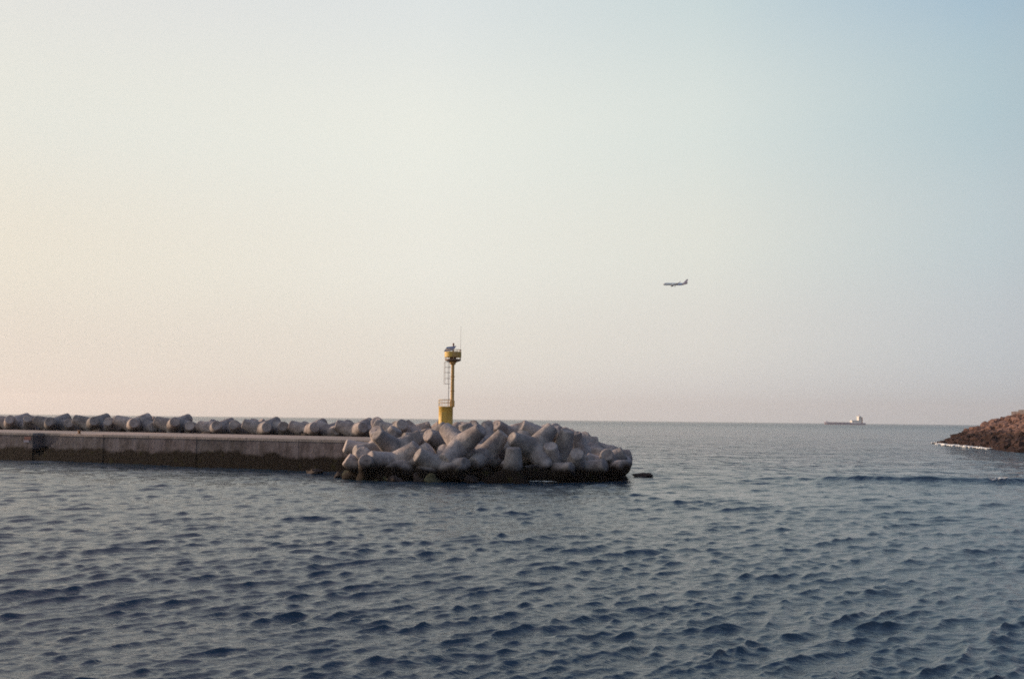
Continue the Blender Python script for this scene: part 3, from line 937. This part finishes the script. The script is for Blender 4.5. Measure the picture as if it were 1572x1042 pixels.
for xc, sp_, cnt in ((q1.x, .30, 70), (q2.x, .5, 110), (q2.x - 1.5, .35, 40), (q1.x + 1.2, .3, 16)):
    for i in range(cnt):
        x = xc + rf.gauss(0, sp_); y = float(swell_line(x)) + rf.gauss(-0.02, .13)
        sz = rf.uniform(.04, .12)
        rock(bmf, (x, y, float(swell(x, y)) + 0.015), (sz * rf.uniform(1, 2.4), sz, sz * .35), rf.uniform(0, 90), .3, 1)
tag(obj('breaker_foam', bmf, M['foam'], smooth=True), 'white crest breaking on the single swell beyond the pile', 'foam', None, 'stuff')
fp = []
for u in range(-1, 52, 2):
    p = A0 + dirL * u + side * (-2.0 + 6.0 * math.exp(-max(0, u) / 3) + 0.4 * math.sin(u * 1.3))
    dens = 75 if u < 1 else (34 if (u < 8 or 16 < u < 26) else 12)
    fp.append((p.x, p.y, 1.0, 0.7, 0.12, dens))
fp.append((A0.x - 0.5, A0.y - 1, 0.9, .6, .2, 150))
bmf = bmesh.new(); rf = random.Random(5)
for x, y, sx_, sy_, z, cnt in fp:
    for i in range(cnt):
        s = rf.uniform(0.12, 0.42)
        rock(bmf, (x + rf.gauss(0, sx_), y + rf.gauss(0, sy_), z + rf.uniform(-.05, .08)), (s * rf.uniform(1, 2.2), s, s * 0.45), rf.uniform(0, 90), 0.5, 1)
tag(obj('surf_foam', bmf, M['foam'], smooth=True), 'thin line of white surf along the foot of the rocky headland', 'foam', None, 'stuff')

# ---------------------------------------------------------------- cargo ship on the horizon
sY = 2750.0
sp = at(1297, 650, sY)
ship = empty('cargo_ship', (sp.x, sp.y, 0), math.radians(3))
tag(ship, 'hazy low cargo ship on the horizon with its bridge at the stern', 'ship')
def hull_mesh(z0, z1, L=122.0, Bm=19.0):
    bm = bmesh.new()
    rows = []
    for z in (z0, z1):
        fl = (z + 3) / 12
        pts = []
        n = 22
        for i in range(n + 1):
            t = i / n                      # 0 bow (-x) .. 1 stern
            xx = -L / 2 - 3 * fl * max(0, 1 - t * 6) + L * t
            wd = Bm / 2 * min(1, (t * 5.5 + 0.02 + 0.3 * fl * t)) ** 0.6 * (1 if t < .9 else 1 - (t - .9) * 2.5)
            pts.append((xx, wd))
        rows.append([bm.verts.new((x, -w, z + (1.6 * max(0, 1 - (x + L / 2) / 14) if z == z1 else 0))) for x, w in pts] +
                    [bm.verts.new((x, w, z + (1.6 * max(0, 1 - (x + L / 2) / 14) if z == z1 else 0))) for x, w in reversed(pts)])
    n = len(rows[0])
    for i in range(n):
        bm.faces.new((rows[0][i], rows[0][(i + 1) % n], rows[1][(i + 1) % n], rows[1][i]))
    bm.faces.new(rows[1]); bm.faces.new(list(reversed(rows[0])))
    return bm
obj('hull', hull_mesh(1.2, 6.0), M['ship_hull'], ship)
obj('boot_topping', hull_mesh(-2.0, 1.195), M['ship_boot'], ship)
for i in range(5):
    bm = bmesh.new(); box(bm, (-46 + 14 * i, 0, 6.6), (12, 13, 1.6), bevel=.2); obj('hatch_cover', bm, M['ship_deck'], ship)
bm = bmesh.new(); box(bm, (30, 0, 10.2), (22, 15, 6.5), bevel=.3); sup = obj('deckhouse', bm, M['ship_white'], ship)
bm = bmesh.new(); box(bm, (44.5, 0, 15), (9, 14, 16), bevel=.3); box(bm, (43.5, 0, 24.6), (7, 18, 3.2), bevel=.2); br = obj('bridge', bm, M['ship_white'], ship)
for k in range(7):
    bm = bmesh.new(); box(bm, (39.97, -6 + 2 * k, 24.9), (0.1, 1.5, 1.2)); obj('window', bm, M['plane_dark'], br)
bm = bmesh.new(); lathe(bm, [(2.8, 6), (2.6, 20.5), (2.2, 23)], (52, 0, 0), 16); obj('funnel', bm, M['ship_orange'], ship)
bm = bmesh.new(); tube(bm, (44, 0, 26), (44, 0, 33), .5, .25, 8); tube(bm, (44, -3, 30), (44, 3, 30), .2, seg=6); obj('radar_mast', bm, M['ship_orange'], ship)
bm = bmesh.new(); tube(bm, (-56, 0, 7.5), (-56, 0, 14), .5, .25, 8); obj('foremast', bm, M['ship_hull'], ship)
bm = bmesh.new(); box(bm, (-56, 0, 8.6), (8, 9, 1.4), bevel=.2); obj('forecastle', bm, M['ship_hull'], ship)

# ---------------------------------------------------------------- airliner
aY = 1385.0
ap = at(1036.5, 436.2, aY)
pl = empty('airliner', ap)
pl.rotation_euler = (math.radians(2), math.radians(0.6), math.radians(-4))
tag(pl, 'pale twin engine airliner flying left low over the sea', 'airplane')
def fuselage(x0, x1, mtl, name):
    prof = []
    n = 40
    def rad(x):          # nose at -18.8, tail at 18.8
        t = (x + 18.8) / 37.6
        r = 1.98
        if t < .13: r *= math.sqrt(max(0, 1 - (1 - t / .13) ** 2)) ** .9
        if t > .68: r *= 1 - ((t - .68) / .32) ** 1.6 * 0.86
        lift = 0.0 if t < .68 else ((t - .68) / .32) ** 1.5 * 1.15
        if t < .13: lift = -0.35 * (1 - t / .13)
        return max(r, .02), lift
    bm = bmesh.new()
    rows = []
    for i in range(n + 1):
        x = x0 + (x1 - x0) * i / n
        r, lf = rad(x)
        rows.append([bm.verts.new((x, r * math.cos(a), lf + r * math.sin(a))) for a in (math.tau * k / 20 for k in range(20))])
    for A_, B_ in zip(rows, rows[1:]):
        for k in range(20): bm.faces.new((A_[k], B_[k], B_[(k + 1) % 20], A_[(k + 1) % 20]))
    bm.faces.new(rows[-1]); bm.faces.new(list(reversed(rows[0])))
    return obj(name, bm, mtl, pl, True)
fuselage(-18.8, 3.0, M['plane_skin'], 'front_fuselage')
fuselage(3.0, 10.2, M['plane_blue'], 'middle_fuselage')
fuselage(10.2, 18.8, M['plane_tail'], 'tail_cone')
def slab(name, root, tip, thick, mtl, parent=pl):
    """a tapered wing-like panel; root/tip = (leading edge xyz, chord)"""
    bm = bmesh.new()
    n_ = (Vector(tip[0]) - Vector(root[0]))
    upv = Vector((1, 0, 0)).cross(n_).normalized()
    rws = []
    for (p, c, th_) in ((root[0], root[1], thick), (tip[0], tip[1], thick * .35)):
        p = Vector(p)
        sec = [(0, 0), (.15, .5), (.45, .6), (1, 0.03), (1, -.03), (.45, -.4), (.15, -.4)]
        rws.append([bm.verts.new(p + Vector((c * a, 0, 0)) + upv * (th_ * b)) for a, b in sec])
    k = len(rws[0])
    for i in range(k): bm.faces.new((rws[0][i], rws[0][(i + 1) % k], rws[1][(i + 1) % k], rws[1][i]))
    bm.faces.new(list(reversed(rws[0]))); bm.faces.new(rws[1])
    bmesh.ops.recalc_face_normals(bm, faces=bm.faces)
    return obj(name, bm, mtl, parent)
for s in (-1, 1):
    w = slab('wing', ((-5.0, s * 1.5, -1.0), 7.0), ((3.6, s * 17.0, 0.6), 1.6), 0.9, M['plane_skin'])
    slab('winglet', ((4.2, s * 17.0, 0.6), 1.4), ((5.6, s * 17.4, 2.6), .6), 0.12, M['plane_tail'], w)
    slab('tailplane', ((14.2, s * .5, 1.2), 3.4), ((17.6, s * 6.1, 1.8), 1.4), 0.35, M['plane_tail'])
    bm = bmesh.new()
    lathe(bm, [(0.95, 0), (1.15, .5), (1.15, 2.4), (0.7, 3.9), (0.3, 4.4)], seg=18)
    for v in bm.verts: v.co = Vector((v.co.z - 6.2, s * 5.75 + v.co.x, v.co.y - 2.15))
    en = obj('engine', bm, M['plane_dark'], pl, True)
    bm = bmesh.new(); box(bm, (-3.2, s * 5.75, -1.0), (3.0, 0.25, 1.0)); obj('pylon', bm, M['plane_skin'], en)
    bm = bmesh.new(); tube(bm, (-.2, s * 3.2, -1.0), (-.2, s * 3.2, -3.3), .16, seg=8)
    g = obj('main_gear', bm, M['plane_dark'], pl)
    for dy in (-.35, .35):
        bm = bmesh.new(); tube(bm, (-.2, s * 3.2 + dy - .15, -3.4), (-.2, s * 3.2 + dy + .15, -3.4), .58, seg=16); obj('wheel', bm, M['plane_dark'], g)
slab('tail_fin', ((11.6, 0, 1.6), 6.2), ((17.4, 0, 7.9), 2.3), 0.4, M['plane_tail'])
bm = bmesh.new(); tube(bm, (-13.6, 0, -1.6), (-13.6, 0, -3.2), .12, seg=8); g = obj('nose_gear', bm, M['plane_dark'], pl)
bm = bmesh.new(); tube(bm, (-13.6, -.3, -3.3), (-13.6, .3, -3.3), .4, seg=16); obj('wheel', bm, M['plane_dark'], g)

# ---------------------------------------------------------------- haze
hz = bpy.data.materials.new('haze'); hz.use_nodes = True
hn = hz.node_tree.nodes; hn.clear()
ho = hn.new('ShaderNodeOutputMaterial'); pv = hn.new('ShaderNodeVolumePrincipled')
pv.inputs['Color'].default_value = (0.96, 0.95, 0.96, 1)
pv.inputs['Density'].default_value = 0.00008
pv.inputs['Anisotropy'].default_value = 0.3
hz.node_tree.links.new(pv.outputs[0], ho.inputs['Volume'])
bm = bmesh.new(); box(bm, (0, 0, 125), (24200, 24200, 254))
tag(obj('haze', bm, hz), kind='stuff')
